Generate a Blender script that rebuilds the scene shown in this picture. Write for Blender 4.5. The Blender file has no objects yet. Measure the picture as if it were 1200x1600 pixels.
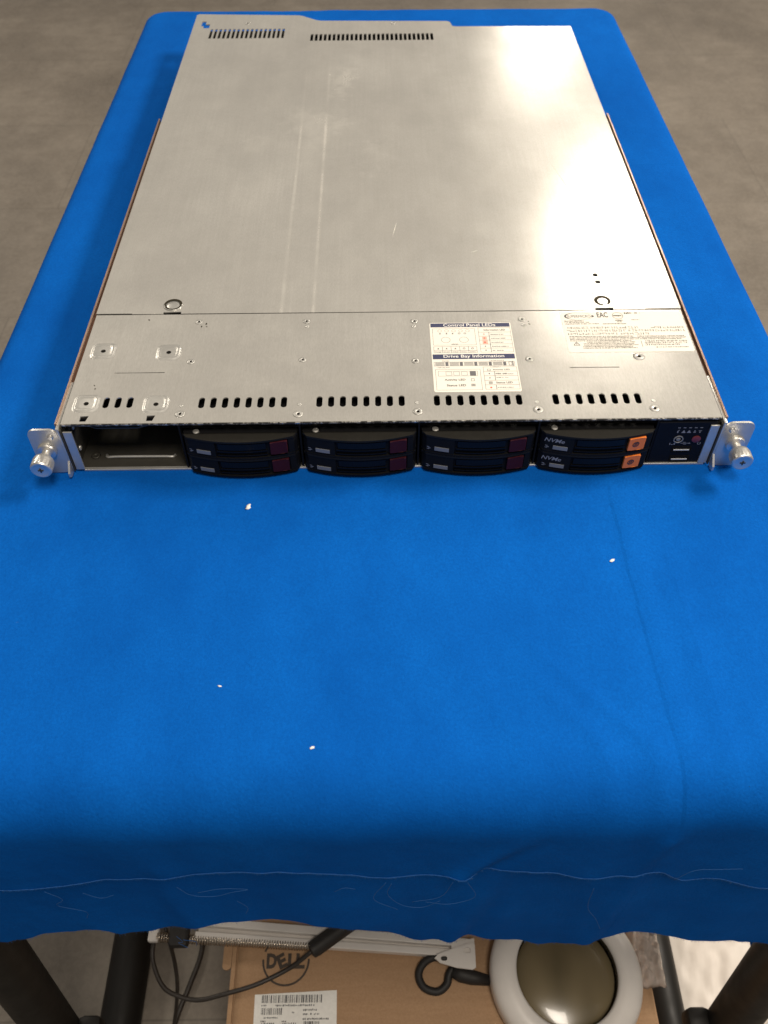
import bpy, bmesh, math, random
from mathutils import Vector, Matrix, noise
rnd = random.Random(7)
S = 0.001                                   # everything below is written in millimetres
scene = bpy.context.scene
COL = scene.collection

# ------------------------------------------------------------------ camera
cam_d = bpy.data.cameras.new('camera'); cam = bpy.data.objects.new('camera', cam_d); COL.objects.link(cam)
cam_d.sensor_fit = 'VERTICAL'; cam_d.sensor_height = 36.0; cam_d.sensor_width = 27.0
cam_d.lens = 1351.366 / 1600 * 36
cam_d.clip_start = 0.02; cam_d.clip_end = 60
p, yw, rl = math.radians(49.26), math.radians(.45), math.radians(.3)
fw = Vector((math.sin(yw)*math.cos(p), math.cos(yw)*math.cos(p), -math.sin(p)))
rt = Vector((math.cos(yw), -math.sin(yw), 0)); dn = fw.cross(rt)
r2 = math.cos(rl)*rt + math.sin(rl)*dn; d2 = -math.sin(rl)*rt + math.cos(rl)*dn
m = Matrix((r2, -d2, -fw)).transposed().to_4x4(); m.translation = Vector((-8.784, -416.692, 434.785))*S
cam.matrix_world = m
cam_d.dof.use_dof = True; cam_d.dof.focus_distance = 0.60; cam_d.dof.aperture_fstop = 13
scene.camera = cam

# ------------------------------------------------------------------ room light: ceiling fixtures and a dim even ambience
world = bpy.data.worlds.new('World'); scene.world = world; world.use_nodes = True
bg = world.node_tree.nodes['Background']; bg.inputs[0].default_value = (1.0, .93, .84, 1); bg.inputs[1].default_value = 0.19
def ceiling_lamp(x, y, w, l, power, z=1.95, col=(1, .90, .77)):
    d = bpy.data.lights.new('ceiling_lamp', 'AREA'); d.shape = 'RECTANGLE'; d.size = w; d.size_y = l
    d.energy = power; d.color = col
    o = bpy.data.objects.new('ceiling_lamp', d); COL.objects.link(o); o.location = (x, y, z); return o
ceiling_lamp(1.13, 3.20, .46, .80, 29)
ceiling_lamp(1.13, 5.95, .46, .80, 28)
ceiling_lamp(2.05, 0.65, .70, .90, 112)
ceiling_lamp(.30, -.74, .46, .80, 31)
ceiling_lamp(-2.3, 2.50, .46, .80, 46)
vs = scene.view_settings
vs.view_transform = 'Standard'; vs.look = 'None'; vs.exposure = 0.0; vs.gamma = 1.0; vs.use_curve_mapping = False

# ------------------------------------------------------------------ materials
def newmat(name):
    mt = bpy.data.materials.new(name); mt.use_nodes = True
    nt = mt.node_tree; return mt, nt, nt.nodes['Principled BSDF']
def N(nt, t, **kw):
    n = nt.nodes.new(t)
    for k, v in kw.items():
        if k in n.inputs: n.inputs[k].default_value = v
        else: setattr(n, k, v)
    return n
def math_n(nt, op, a, b=None, c=None, clamp=False):
    n = nt.nodes.new('ShaderNodeMath'); n.operation = op; n.use_clamp = clamp
    for i, v in enumerate((a, b, c)):
        if v is None: continue
        if hasattr(v, 'is_linked'): nt.links.new(v, n.inputs[i])
        else: n.inputs[i].default_value = v
    return n.outputs[0]
def mixc(nt, fac, a, b):
    n = nt.nodes.new('ShaderNodeMix'); n.data_type = 'RGBA'
    for s, v in ((n.inputs[0], fac), (n.inputs[6], a), (n.inputs[7], b)):
        if hasattr(v, 'is_linked'): nt.links.new(v, s)
        else: s.default_value = v
    return n.outputs[2]
def ramp(nt, src, lo, hi, a=0.0, b=1.0):
    n = nt.nodes.new('ShaderNodeMapRange'); n.inputs[1].default_value = lo; n.inputs[2].default_value = hi
    n.inputs[3].default_value = a; n.inputs[4].default_value = b; nt.links.new(src, n.inputs[0]); return n.outputs[0]
def coords(nt, scale=(1, 1, 1)):
    g = nt.nodes.new('ShaderNodeNewGeometry'); mp = N(nt, 'ShaderNodeMapping', Scale=scale)
    nt.links.new(g.outputs['Position'], mp.inputs[0]); return mp.outputs[0]
def noise_n(nt, vec, scale, detail=3, rough=.55):
    n = N(nt, 'ShaderNodeTexNoise', Scale=scale, Detail=detail, Roughness=rough); nt.links.new(vec, n.inputs['Vector']); return n.outputs[0]
def bump(nt, b, h, strength, dist):
    n = N(nt, 'ShaderNodeBump', Strength=strength, Distance=dist); nt.links.new(h, n.inputs['Height']); nt.links.new(n.outputs[0], b.inputs['Normal'])
def c4(c): return (c[0], c[1], c[2], 1)
def simple(name, col, rough=.5, metal=0.0, var=.12, scale=300, bmp=0.0, spec=.5, coat=0.0):
    mt, nt, b = newmat(name); v = coords(nt); n = noise_n(nt, v, scale)
    k = mixc(nt, n, c4([x*(1-var) for x in col]), c4([min(1, x*(1+var)) for x in col]))
    nt.links.new(k, b.inputs['Base Color']); b.inputs['Metallic'].default_value = metal
    nt.links.new(ramp(nt, noise_n(nt, v, scale*.3), .3, .7, max(0, rough-.07), min(1, rough+.07)), b.inputs['Roughness'])
    b.inputs['Specular IOR Level'].default_value = spec; b.inputs['Coat Weight'].default_value = coat
    if bmp: bump(nt, b, noise_n(nt, v, scale*2), bmp, .0004)
    return mt

def steel_mat(name, streaks):
    mt, nt, b = newmat(name); v = coords(nt)
    sep = nt.nodes.new('ShaderNodeSeparateXYZ'); nt.links.new(v, sep.inputs[0]); X, Y = sep.outputs[0], sep.outputs[1]
    big = noise_n(nt, v, 9, 4, .6); mid = noise_n(nt, v, 55, 3); fine = noise_n(nt, coords(nt, (1, .22, 1)), 1500, 2)
    grain = noise_n(nt, coords(nt, (1, .03, 1)), 420, 3)
    wear = ramp(nt, big, .40, .72)
    if streaks:
        cloud = noise_n(nt, coords(nt, (1, .6, 1)), 26, 5, .65)
        smear = ramp(nt, cloud, .40, .95)
        tot = math_n(nt, 'MULTIPLY', smear, .36)
        gate = noise_n(nt, coords(nt, (.2, 1, 1)), 16, 4, .7)
        for x0, w, y0, y1, amp in ((-.0567, .0012, .10, .60, .6), (-.0805, .0012, .10, .55, .45), (-.0740, .0005, .11, .22, .3)):
            d = math_n(nt, 'ABSOLUTE', math_n(nt, 'SUBTRACT', X, x0))
            s = ramp(nt, d, w*.3, w*1.6, amp, 0)
            s = math_n(nt, 'MULTIPLY', s, ramp(nt, gate, .34, .58, .1, 1))
            s = math_n(nt, 'MULTIPLY', s, ramp(nt, Y, y1-.16, y1, 1, 0)); tot = math_n(nt, 'ADD', tot, s)
        wob = noise_n(nt, v, 34, 4, .7); wob2 = noise_n(nt, coords(nt, (1.3, 1.1, 2)), 41, 4, .7)
        for x0, y0, rx, ry, amp in ((-.042, .515, .013, .036, .6), (-.005, .36, .022, .035, .32), (-.068, .42, .03, .03, .38), (-.12, .38, .05, .02, .22), (-.03, .19, .012, .03, .2)):
            dx = math_n(nt, 'ADD', math_n(nt, 'DIVIDE', math_n(nt, 'SUBTRACT', X, x0), rx), math_n(nt, 'MULTIPLY_ADD', wob, 4.0, -2.0)); dy = math_n(nt, 'ADD', math_n(nt, 'DIVIDE', math_n(nt, 'SUBTRACT', Y, y0), ry), math_n(nt, 'MULTIPLY_ADD', wob2, 4.0, -2.0))
            q = math_n(nt, 'ADD', math_n(nt, 'MULTIPLY', dx, dx), math_n(nt, 'MULTIPLY', dy, dy))
            s = math_n(nt, 'MULTIPLY', ramp(nt, q, .1, 1.1, amp, 0), ramp(nt, cloud, .25, .75, .1, .8)); tot = math_n(nt, 'ADD', tot, s)
        tot = math_n(nt, 'MINIMUM', tot, 1.0)
    else:
        tot = math_n(nt, 'MULTIPLY', ramp(nt, noise_n(nt, v, 30, 5, .65), .45, .9), .3)
    base = mixc(nt, wear, (.56, .545, .51, 1), (.65, .635, .595, 1))
    base = mixc(nt, ramp(nt, grain, .35, .65, 0, .28), base, (.50, .485, .45, 1))
    base = mixc(nt, ramp(nt, fine, .35, .65, 0, .30), base, (.42, .41, .38, 1))
    base = mixc(nt, math_n(nt, 'MULTIPLY', tot, .5), base, (.80, .77, .70, 1))
    sp = ramp(nt, noise_n(nt, v, 260, 2), .72, .78, 0, .2)
    base = mixc(nt, sp, base, (.30, .29, .27, 1))
    nt.links.new(base, b.inputs['Base Color'])
    nt.links.new(math_n(nt, 'SUBTRACT', .46, math_n(nt, 'MULTIPLY', tot, .15)), b.inputs['Metallic'])
    r = math_n(nt, 'ADD', ramp(nt, mid, .3, .7, .17, .22), math_n(nt, 'MULTIPLY', grain, .04))
    nt.links.new(math_n(nt, 'ADD', r, math_n(nt, 'MULTIPLY', tot, .12)), b.inputs['Roughness'])
    hgt = math_n(nt, 'ADD', math_n(nt, 'MULTIPLY', fine, .008), noise_n(nt, v, 11, 2))
    bump(nt, b, hgt, .30, .0012)
    return mt
M = {}
M['steel_rear'] = steel_mat('galvanised_steel_lid', True)
M['steel_front'] = steel_mat('galvanised_steel_front', False)
M['steel'] = simple('plain_steel', (.62, .61, .575), .38, .7, .1, 200)
M['boss'] = simple('boss_steel', (.64, .625, .585), .5, .45, .1, 200)
M['nickel'] = simple('nickel', (.74, .72, .68), .38, .85, .08, 300)
M['rail'] = simple('rail_steel_warm_reflection', (.48, .33, .25), .4, .75, .15, 90)  # plain steel with its warm reflection put into the base colour
M['rail_dark'] = simple('rail_shade_steel', (.16, .085, .055), .5, .5, .15, 90)  # darker copy of the rail steel, the gap's shade put into its colour
M['black'] = simple('black_plastic', (.009, .009, .010), .5, 0, .2, 500, .15, .08)
M['black_top'] = simple('dusty_black_plastic', (.011, .010, .008), .62, 0, .25, 260, .2, .2)
M['black_gloss'] = simple('gloss_black_plastic', (.006, .006, .007), .25, 0, .2, 400, 0, .14)
M['dark_steel'] = simple('dark_bay_steel', (.060, .056, .046), .5, .4, .25, 120)
M['void'] = simple('black_void', (.008, .007, .006), .8, 0, .2, 80, 0, .1)
M['panel'] = simple('control_panel_black', (.007, .008, .012), .45, 0, .2, 500, 0, .08)
M['maroon'] = simple('maroon_plastic', (.038, .007, .012), .5, 0, .15, 500, 0, .15)
M['orange'] = simple('orange_plastic', (.80, .20, .035), .42, 0, .08, 500)
M['window'] = simple('grey_light_window', (.20, .205, .215), .35, 0, .1, 700)
M['ink'] = simple('black_ink', (.03, .03, .035), .6)
M['ink_brown'] = simple('etched_ink', (.035, .03, .02), .7, 0, .1, 300, 0, .1)
M['grey_ink'] = simple('grey_ink', (.13, .13, .14), .6)
M['panel_ink'] = simple('panel_ink', (.24, .25, .28), .6)
M['navy'] = simple('navy_ink', (.040, .045, .105), .5)
M['red_ink'] = simple('red_ink', (.75, .16, .11), .6)
M['pink_ink'] = simple('pink_ink', (.80, .45, .36), .6)
M['label'] = simple('label_paper', (.80, .765, .69), .5, 0, .03, 120)
M['white_print'] = simple('white_print', (.80, .78, .74), .6)
M['usb'] = simple('usb_tongue', (.62, .62, .60), .4)
M['power'] = simple('power_button', (.16, .03, .035), .35)
M['table'] = simple('table_top', (.62, .61, .58), .6, 0, .08, 200)
M['leg'] = simple('black_powder_coat', (.010, .009, .008), .5, 0, .2, 150, .1, .25)
M['white_metal'] = simple('white_enamel', (.74, .70, .66), .35, 0, .06, 60)
M['cable'] = simple('dark_cable', (.028, .022, .018), .45, 0, .25, 300)
M['rubber'] = simple('black_rubber', (.016, .014, .013), .6, 0, .25, 200)
M['spring'] = simple('spring_wire', (.60, .52, .43), .26, 1, .1, 300)
M['lint'] = simple('lint', (.80, .79, .76), .8)
M['hem'] = simple('raw_hem_cotton', (.012, .105, .36), .9, 0, .5, 900)
M['thread'] = simple('blue_thread', (.02, .11, .33), .8)
M['box_ink'] = simple('box_print', (.055, .040, .030), .7, 0, .2, 300)
M['lens_wall'] = simple('lens_rim', (.02, .018, .014), .25)

mt, nt, b = newmat('blue_cotton'); M['cloth'] = mt; v = coords(nt)
n1 = noise_n(nt, coords(nt, (1, .7, 1)), 9, 8, .7); n2 = noise_n(nt, v, 620, 3, .7)
k = mixc(nt, ramp(nt, n1, .35, .65), (.002, .090, .41, 1), (.003, .122, .52, 1)); k = mixc(nt, ramp(nt, n2, .35, .65, 0, .42), k, (.002, .066, .31, 1))
k = mixc(nt, ramp(nt, noise_n(nt, v, 130, 5, .7), .72, .8, 0, .10), k, (.25, .38, .6, 1))
nt.links.new(k, b.inputs['Base Color']); b.inputs['Roughness'].default_value = .9; b.inputs['Specular IOR Level'].default_value = .03
b.inputs['Sheen Weight'].default_value = .0; b.inputs['Sheen Roughness'].default_value = .5; b.inputs['Sheen Tint'].default_value = (.3, .55, 1, 1)
hh = math_n(nt, 'ADD', math_n(nt, 'MULTIPLY', noise_n(nt, v, 560, 3, .7), .30), noise_n(nt, coords(nt, (1, .55, 1)), 26, 5, .6))
sep = nt.nodes.new('ShaderNodeSeparateXYZ'); nt.links.new(v, sep.inputs[0]); X, Y, Z = sep.outputs
def crease(along, across, c0, slope, curve, lo, hi, amp, w):
    # a pressed fold line: sharp on one side, fading on the other
    c_ = math_n(nt, 'MULTIPLY_ADD', along, slope, c0); c_ = math_n(nt, 'ADD', c_, math_n(nt, 'MULTIPLY', math_n(nt, 'SINE', math_n(nt, 'MULTIPLY', along, 17.0)), curve))
    c_ = math_n(nt, 'ADD', c_, math_n(nt, 'MULTIPLY_ADD', noise_n(nt, v, 60, 2), .003, -.0015))
    d_ = math_n(nt, 'SUBTRACT', across, c_); h_ = math_n(nt, 'MULTIPLY', ramp(nt, d_, -.0016, .0006), ramp(nt, d_, .0006, w, 1, 0))
    h_ = math_n(nt, 'MULTIPLY', h_, math_n(nt, 'MULTIPLY', ramp(nt, along, lo, lo+.03), ramp(nt, along, hi-.04, hi, 1, 0)))
    return math_n(nt, 'MULTIPLY', h_, amp)
for q in ((Y, X, .1475, -.012, .0012, -.30, .0, .5, .024), (Y, X, .172, -.03, .001, -.24, -.07, .25, .012), (Y, X, -.02, .10, .002, -.26, -.13, .12, .012), (Y, X, .215, -.10, .002, -.26, -.05, .16, .014),
          (X, Y, .585, .04, .002, -.40, -.20, .3, .012), (X, Y, .60, -.02, .002, -.40, -.20, .25, .012), (X, Y, .40, .08, .002, .20, .40, .2, .012), (X, Y, .22, -.05, .002, -.40, -.22, .14, .01), (X, Y, -.085, .03, .003, -.26, .02, .10, .015)):
    hh = math_n(nt, 'ADD', hh, crease(*q))
bump(nt, b, hh, .5, .0016)

mt, nt, b = newmat('floor_vinyl'); M['floor'] = mt; v = coords(nt)
n1 = noise_n(nt, coords(nt, (1, .7, 1)), 4.5, 9, .7); n2 = noise_n(nt, coords(nt, (.6, 1, 1)), 22, 8, .72); n3 = noise_n(nt, v, 140, 5, .7)
br = N(nt, 'ShaderNodeTexBrick', Scale=1.0); br.offset = .5
br.inputs['Brick Width'].default_value = .92; br.inputs['Row Height'].default_value = .46; br.inputs['Mortar Size'].default_value = .0012
br.inputs['Color1'].default_value = (.9, .9, .9, 1); br.inputs['Color2'].default_value = (1, 1, 1, 1); br.inputs['Mortar'].default_value = (.62, .62, .62, 1)
mp = N(nt, 'ShaderNodeMapping', Location=(.37, .2, 0)); nt.links.new(v, mp.inputs[0]); nt.links.new(mp.outputs[0], br.inputs[0])
k = mixc(nt, ramp(nt, n1, .32, .68), (.112, .096, .079, 1), (.225, .196, .162, 1))
k = mixc(nt, ramp(nt, n2, .38, .68, 0, .6), k, (.125, .104, .082, 1)); k = mixc(nt, ramp(nt, n3, .4, .7, 0, .25), k, (.33, .29, .24, 1))
mm = nt.nodes.new('ShaderNodeMix'); mm.data_type = 'RGBA'; mm.blend_type = 'MULTIPLY'; mm.inputs[0].default_value = .8
nt.links.new(k, mm.inputs[6]); nt.links.new(br.outputs[0], mm.inputs[7]); nt.links.new(mm.outputs[2], b.inputs['Base Color'])
b.inputs['Roughness'].default_value = .55; bump(nt, b, n3, .2, .001)

mt, nt, b = newmat('cardboard'); M['card'] = mt
v = coords(nt); n1 = noise_n(nt, coords(nt, (1, 9, 1)), 22, 3); n2 = noise_n(nt, v, 600, 3)
k = mixc(nt, n1, (.37, .225, .125, 1), (.46, .29, .165, 1)); k = mixc(nt, ramp(nt, n2, .3, .7, 0, .35), k, (.24, .13, .06, 1))
nt.links.new(k, b.inputs['Base Color']); b.inputs['Roughness'].default_value = .8; bump(nt, b, n1, .2, .002)

mt, nt, b = newmat('worn_black_edge'); M['worn'] = mt; v = coords(nt)
n1 = ramp(nt, noise_n(nt, coords(nt, (1, .3, 1.4)), 170, 5, .75), .50, .60)
k = mixc(nt, n1, (.03, .028, .025, 1), (.62, .59, .53, 1)); nt.links.new(k, b.inputs['Base Color'])
nt.links.new(n1, b.inputs['Metallic']); b.inputs['Roughness'].default_value = .4

mt, nt, b = newmat('lens_glass'); M['lens'] = mt
v = coords(nt); k = mixc(nt, ramp(nt, noise_n(nt, coords(nt, (1.6, .5, 1)), 9, 2), .35, .65), (.09, .072, .040, 1), (.24, .19, .11, 1))
nt.links.new(k, b.inputs['Base Color']); b.inputs['Roughness'].default_value = .2; b.inputs['Coat Weight'].default_value = .3; b.inputs['Coat Roughness'].default_value = .03

mt, nt, b = newmat('clear_plastic_wrap'); M['wrap'] = mt
b.inputs['Base Color'].default_value = (.85, .75, .68, 1); b.inputs['Roughness'].default_value = .12; b.inputs['Transmission Weight'].default_value = .55; b.inputs['IOR'].default_value = 1.2
M['foam'] = simple('pale_foam_sheet', (.56, .51, .46), .5, 0, .06, 60, .3)

# ------------------------------------------------------------------ mesh helpers (millimetres in, metres out)
def finish(name, me, mat, parent=None, loc=None):
    o = bpy.data.objects.new(name, me); COL.objects.link(o)
    if mat is not None and not me.materials: me.materials.append(M[mat])
    if loc is not None: o.location = Vector(loc)*S
    if parent is not None:
        o.parent = parent
        if parent.type == 'EMPTY': o.matrix_parent_inverse = Matrix.Translation(-parent.location)
    return o
def obj(name, bm, mat, parent=None, smooth=False, loc=None):
    bmesh.ops.recalc_face_normals(bm, faces=bm.faces[:])
    bmesh.ops.scale(bm, vec=(S, S, S), verts=bm.verts[:])
    me = bpy.data.meshes.new(name); bm.to_mesh(me); bm.free()
    if smooth:
        for f in me.polygons: f.use_smooth = True
        if smooth != True: me.set_sharp_from_angle(angle=math.radians(smooth))
    return finish(name, me, mat, parent, loc)
def again(src, parent, loc=None, name=None):
    o = src.copy(); o.name = name or src.name.split('.')[0]; COL.objects.link(o)
    if loc is not None: o.location = Vector(loc)*S
    o.parent = parent
    o.matrix_parent_inverse = Matrix.Translation(-parent.location) if parent.type == 'EMPTY' else Matrix()
    return o
def empty(name, loc, label, cat, group=None):
    o = bpy.data.objects.new(name, None); COL.objects.link(o); o.location = Vector(loc)*S; o.empty_display_size = .02
    tag(o, label, cat, group); return o
def tag(o, label=None, cat=None, group=None, kind=None):
    for k_, v_ in (('label', label), ('category', cat), ('group', group), ('kind', kind)):
        if v_: o[k_] = v_
    return o
def box(bm, x0, x1, y0, y1, z0, z1, bev=0):
    g = bmesh.ops.create_cube(bm, size=1)
    for v_ in g['verts']:
        v_.co = Vector((x0 if v_.co.x < 0 else x1, y0 if v_.co.y < 0 else y1, z0 if v_.co.z < 0 else z1))
    if bev:
        es = list({e for v_ in g['verts'] for e in v_.link_edges})
        bmesh.ops.bevel(bm, geom=es, offset=bev, segments=2, profile=.5, affect='EDGES')
def prism(bm, pts, z0, z1):
    a = [bm.verts.new((x, y, z0)) for x, y in pts]; c = [bm.verts.new((x, y, z1)) for x, y in pts]
    n = len(pts)
    bm.faces.new(c); bm.faces.new(a[::-1])
    for i in range(n): bm.faces.new((a[i], a[(i+1) % n], c[(i+1) % n], c[i]))
def flat(bm, pts, z):
    bm.faces.new([bm.verts.new((x, y, z)) for x, y in pts])
def rect(bm, x0, x1, y0, y1, z): flat(bm, [(x0, y0), (x1, y0), (x1, y1), (x0, y1)], z)
def frame(bm, x0, x1, y0, y1, t, z):
    rect(bm, x0, x1, y0, y0+t, z); rect(bm, x0, x1, y1-t, y1, z); rect(bm, x0, x0+t, y0+t, y1-t, z); rect(bm, x1-t, x1, y0+t, y1-t, z)
def ring2(bm, cx, cy, ro, ri, z, a0=0, a1=360, n=32, sy=1):
    pr = None; k0 = None
    for i in range(n+1):
        a = math.radians(a0+(a1-a0)*i/n)
        q = (bm.verts.new((cx+ro*math.cos(a), cy+sy*ro*math.sin(a), z)), bm.verts.new((cx+ri*math.cos(a), cy+sy*ri*math.sin(a), z)))
        if pr: bm.faces.new((pr[0], q[0], q[1], pr[1]))
        pr = q
def rrect(x0, x1, y0, y1, r, n=4):
    pts = []
    for cx, cy, a in ((x1-r, y1-r, 0), (x0+r, y1-r, 90), (x0+r, y0+r, 180), (x1-r, y0+r, 270)):
        for i in range(n+1):
            t = math.radians(a+90*i/n); pts.append((cx+r*math.cos(t), cy+r*math.sin(t)))
    return pts
def lathe(bm, prof, c=(0, 0, 0), axis='Z', n=28, cap=True):
    rings = []
    for r, h in prof:
        rg = []
        for i in range(n):
            a = 2*math.pi*i/n; u, w = r*math.cos(a), r*math.sin(a)
            co = (u, w, h) if axis == 'Z' else ((u, h, w) if axis == 'Y' else (h, u, w))
            rg.append(bm.verts.new(Vector(co)+Vector(c)))
        rings.append(rg)
    for a, bb in zip(rings, rings[1:]):
        for i in range(n): bm.faces.new((a[i], a[(i+1) % n], bb[(i+1) % n], bb[i]))
    for rg, (r, h) in ((rings[0], prof[0]), (rings[-1], prof[-1])):
        if r > 1e-6 and cap: bm.faces.new(rg)
def spline(pts, n=10):
    P = [Vector(q) for q in pts]; P = [2*P[0]-P[1]]+P+[2*P[-1]-P[-2]]; out = []
    for i in range(1, len(P)-2):
        for j in range(n):
            t = j/n; a, b_, c, d = P[i-1], P[i], P[i+1], P[i+2]
            out.append(.5*((2*b_)+(c-a)*t+(2*a-5*b_+4*c-d)*t*t+(3*b_-a-3*c+d)*t**3))
    out.append(P[-2]); return out
def tube(bm, path, r, n=8):
    rings = []; path = [Vector(q) for q in path]; up = Vector((0, 0, 1))
    for i, q in enumerate(path):
        t = (path[min(i+1, len(path)-1)]-path[max(i-1, 0)]).normalized()
        s = t.cross(up)
        s = t.cross(Vector((1, 0, 0))) if s.length < .05 else s
        s.normalize(); u = s.cross(t); rr = r(i/(len(path)-1)) if callable(r) else r
        rings.append([bm.verts.new(q+rr*(math.cos(2*math.pi*j/n)*s+math.sin(2*math.pi*j/n)*u)) for j in range(n)])
    for a, c in zip(rings, rings[1:]):
        for j in range(n): bm.faces.new((a[j], a[(j+1) % n], c[(j+1) % n], c[j]))
    bm.faces.new(rings[0]); bm.faces.new(rings[-1][::-1])
def curve_mesh(cu):
    o = bpy.data.objects.new('tmp', cu); COL.objects.link(o)
    dg = bpy.context.evaluated_depsgraph_get(); me = bpy.data.meshes.new_from_object(o.evaluated_get(dg))
    bpy.data.objects.remove(o); bpy.data.curves.remove(cu); me.materials.clear(); return me
def plate(name, outline, holes, z0, z1, mat, parent):
    cu = bpy.data.curves.new('tmp', 'CURVE'); cu.dimensions = '2D'; cu.fill_mode = 'BOTH'; cu.extrude = (z1-z0)/2*S
    for pts in [outline]+holes:
        sp = cu.splines.new('POLY'); sp.points.add(len(pts)-1); sp.use_cyclic_u = True
        for q, (x, y) in zip(sp.points, pts): q.co = (x*S, y*S, 0, 1)
    me = curve_mesh(cu); me.transform(Matrix.Translation((0, 0, (z0+z1)/2*S))); me.name = name
    return finish(name, me, mat, parent)
def text(name, body, x0, x1, y0, y1, z, mat, parent, basis=None, bold=0.0, shear=0.0):
    cu = bpy.data.curves.new('tmp', 'FONT'); cu.body = body; cu.size = 1; cu.offset = bold; cu.shear = shear; cu.resolution_u = 3
    me = curve_mesh(cu); xs = [v_.co.x for v_ in me.vertices]; ys = [v_.co.y for v_ in me.vertices]
    ax, bx, ay, by = min(xs), max(xs), min(ys), max(ys)
    for v_ in me.vertices:
        q = Vector((x0+(v_.co.x-ax)/(bx-ax)*(x1-x0), y0+(v_.co.y-ay)/(by-ay)*(y1-y0), z))
        v_.co = (basis(q) if basis else q)*S
    me.name = name; return finish(name, me, mat, parent)
def scribble(bm, x0, x1, y0, y1, z, dens=.55, w=.35, strokes=False):
    """a line of print too small to read: a run of tiny marks"""
    x = x0
    while x < x1:
        ww = w*rnd.uniform(.6, 1.6)
        if rnd.random() < dens+.25:
            if strokes:
                for _ in range(3):
                    if rnd.random() < .5: yy = rnd.uniform(y0, y1); rect(bm, x, min(x+ww*1.5, x1), yy, yy+.16, z)
                    else: xx = x+rnd.random()*ww; rect(bm, xx, xx+.16, y0, y1, z)
            else: rect(bm, x, min(x+ww, x1), y0+rnd.uniform(0, .25)*(y1-y0), y1-rnd.uniform(0, .3)*(y1-y0), z)
        x += ww+w*rnd.uniform(.4, .9)*(1.9 if rnd.random() < .15 else 1)
def interp(tab, x):
    if x <= tab[0][0]: return tab[0][1]
    for (a, b_), (c, d) in zip(tab, tab[1:]):
        if x <= c:
            t = (x-a)/(c-a); t = t*t*(3-2*t)*.5+t*.5; return b_+(d-b_)*t
    return tab[-1][1]
def nz(x, y, s, o=0): return noise.noise(Vector((x*s, y*s, o)))

# ------------------------------------------------------------------ the floor
FL = -740
bm = bmesh.new(); rect(bm, -6000, 6000, -3000, 9000, FL)
tag(obj('floor', bm, 'floor'), kind='structure')

# ------------------------------------------------------------------ the folding table under the cloth
T = empty('folding_table', (0, 300, FL), 'folding table with black metal legs hidden under the blue cloth', 'table')
bm = bmesh.new(); prism(bm, rrect(-292, 292, -203, 828, 14), -46, -5.5); obj('tabletop', bm, 'table', T, 40)
def leg(sx, ya, yb):
    bm = bmesh.new(); n = 8; q0 = Vector((sx*314, ya, -46)); q1 = Vector((sx*326, yb, FL+4))
    tube(bm, [q0.lerp(q1, i/n) for i in range(n+1)], 21, 14); lg = obj('leg', bm, 'leg', T, 40)
    return lg
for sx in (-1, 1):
    q = leg(sx, -196, -276)
    bm = bmesh.new(); box(bm, min(sx*282, sx*306), max(sx*282, sx*306), -258, -236, -540, -512, 6)
    obj('lock_knob', bm, 'leg', q, 40)
    leg(sx, 800, 872)
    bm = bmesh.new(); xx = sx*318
    tube(bm, [(xx, -320, FL+22), (xx, 300, FL+22), (xx, 900, FL+22)], 24, 16); obj('floor_bar', bm, 'leg', T, 40)  # black tube running along the floor on each side
bm = bmesh.new(); box(bm, -322, 322, 806, 836, -90, -62, 4); obj('cross_bar', bm, 'leg', T)

# ------------------------------------------------------------------ the blue cloth
UP = [(-240, -109), (-201, -107), (-142, -100), (-103, -92), (-72, -86), (-46, -90), (-9, -100), (30, -98), (67, -94), (92, -95), (106, -102), (155, -103), (176, -125), (195, -117), (231, -131)]
LO = [(-292, -257), (-267, -242), (-243, -223), (-207, -220), (-195, -237), (-174, -233), (-160, -222), (-148, -217), (-128, -210), (-98, -207), (-75, -206), (-46, -214), (-28, -221), (-8, -230), (11, -257), (30, -248), (56, -248), (86, -259), (107, -272), (134, -262), (157, -258), (171, -253), (207, -262), (238, -265), (276, -285), (287, -292)]
def outline(step=3.0):
    x0, x1, y0, y1, r = -298, 298, -211, 836, 18
    segs = [((x0+r, y0), (x1-r, y0)), ('a', x1-r, y0+r, 270), ((x1, y0+r), (x1, y1-r)), ('a', x1-r, y1-r, 0), ((x1-r, y1), (x0+r, y1)), ('a', x0+r, y1-r, 90), ((x0, y1-r), (x0, y0+r)), ('a', x0+r, y0+r, 180)]
    P = []
    for s in segs:
        if s[0] == 'a':
            n = 16
            for i in range(n):
                a = math.radians(s[3]+90*i/n); P.append((s[1]+r*math.cos(a), s[2]+r*math.sin(a), math.cos(a), math.sin(a)))
        else:
            (ax, ay), (bx, by) = s; L = math.hypot(bx-ax, by-ay); st = step if ay == by == y0 else step*2.5
            n = int(L/st); d = ((bx-ax)/L, (by-ay)/L)
            for i in range(n): P.append((ax+(bx-ax)*i/n, ay+(by-ay)*i/n, d[1], -d[0]))
    return P
OUT = outline()
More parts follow.
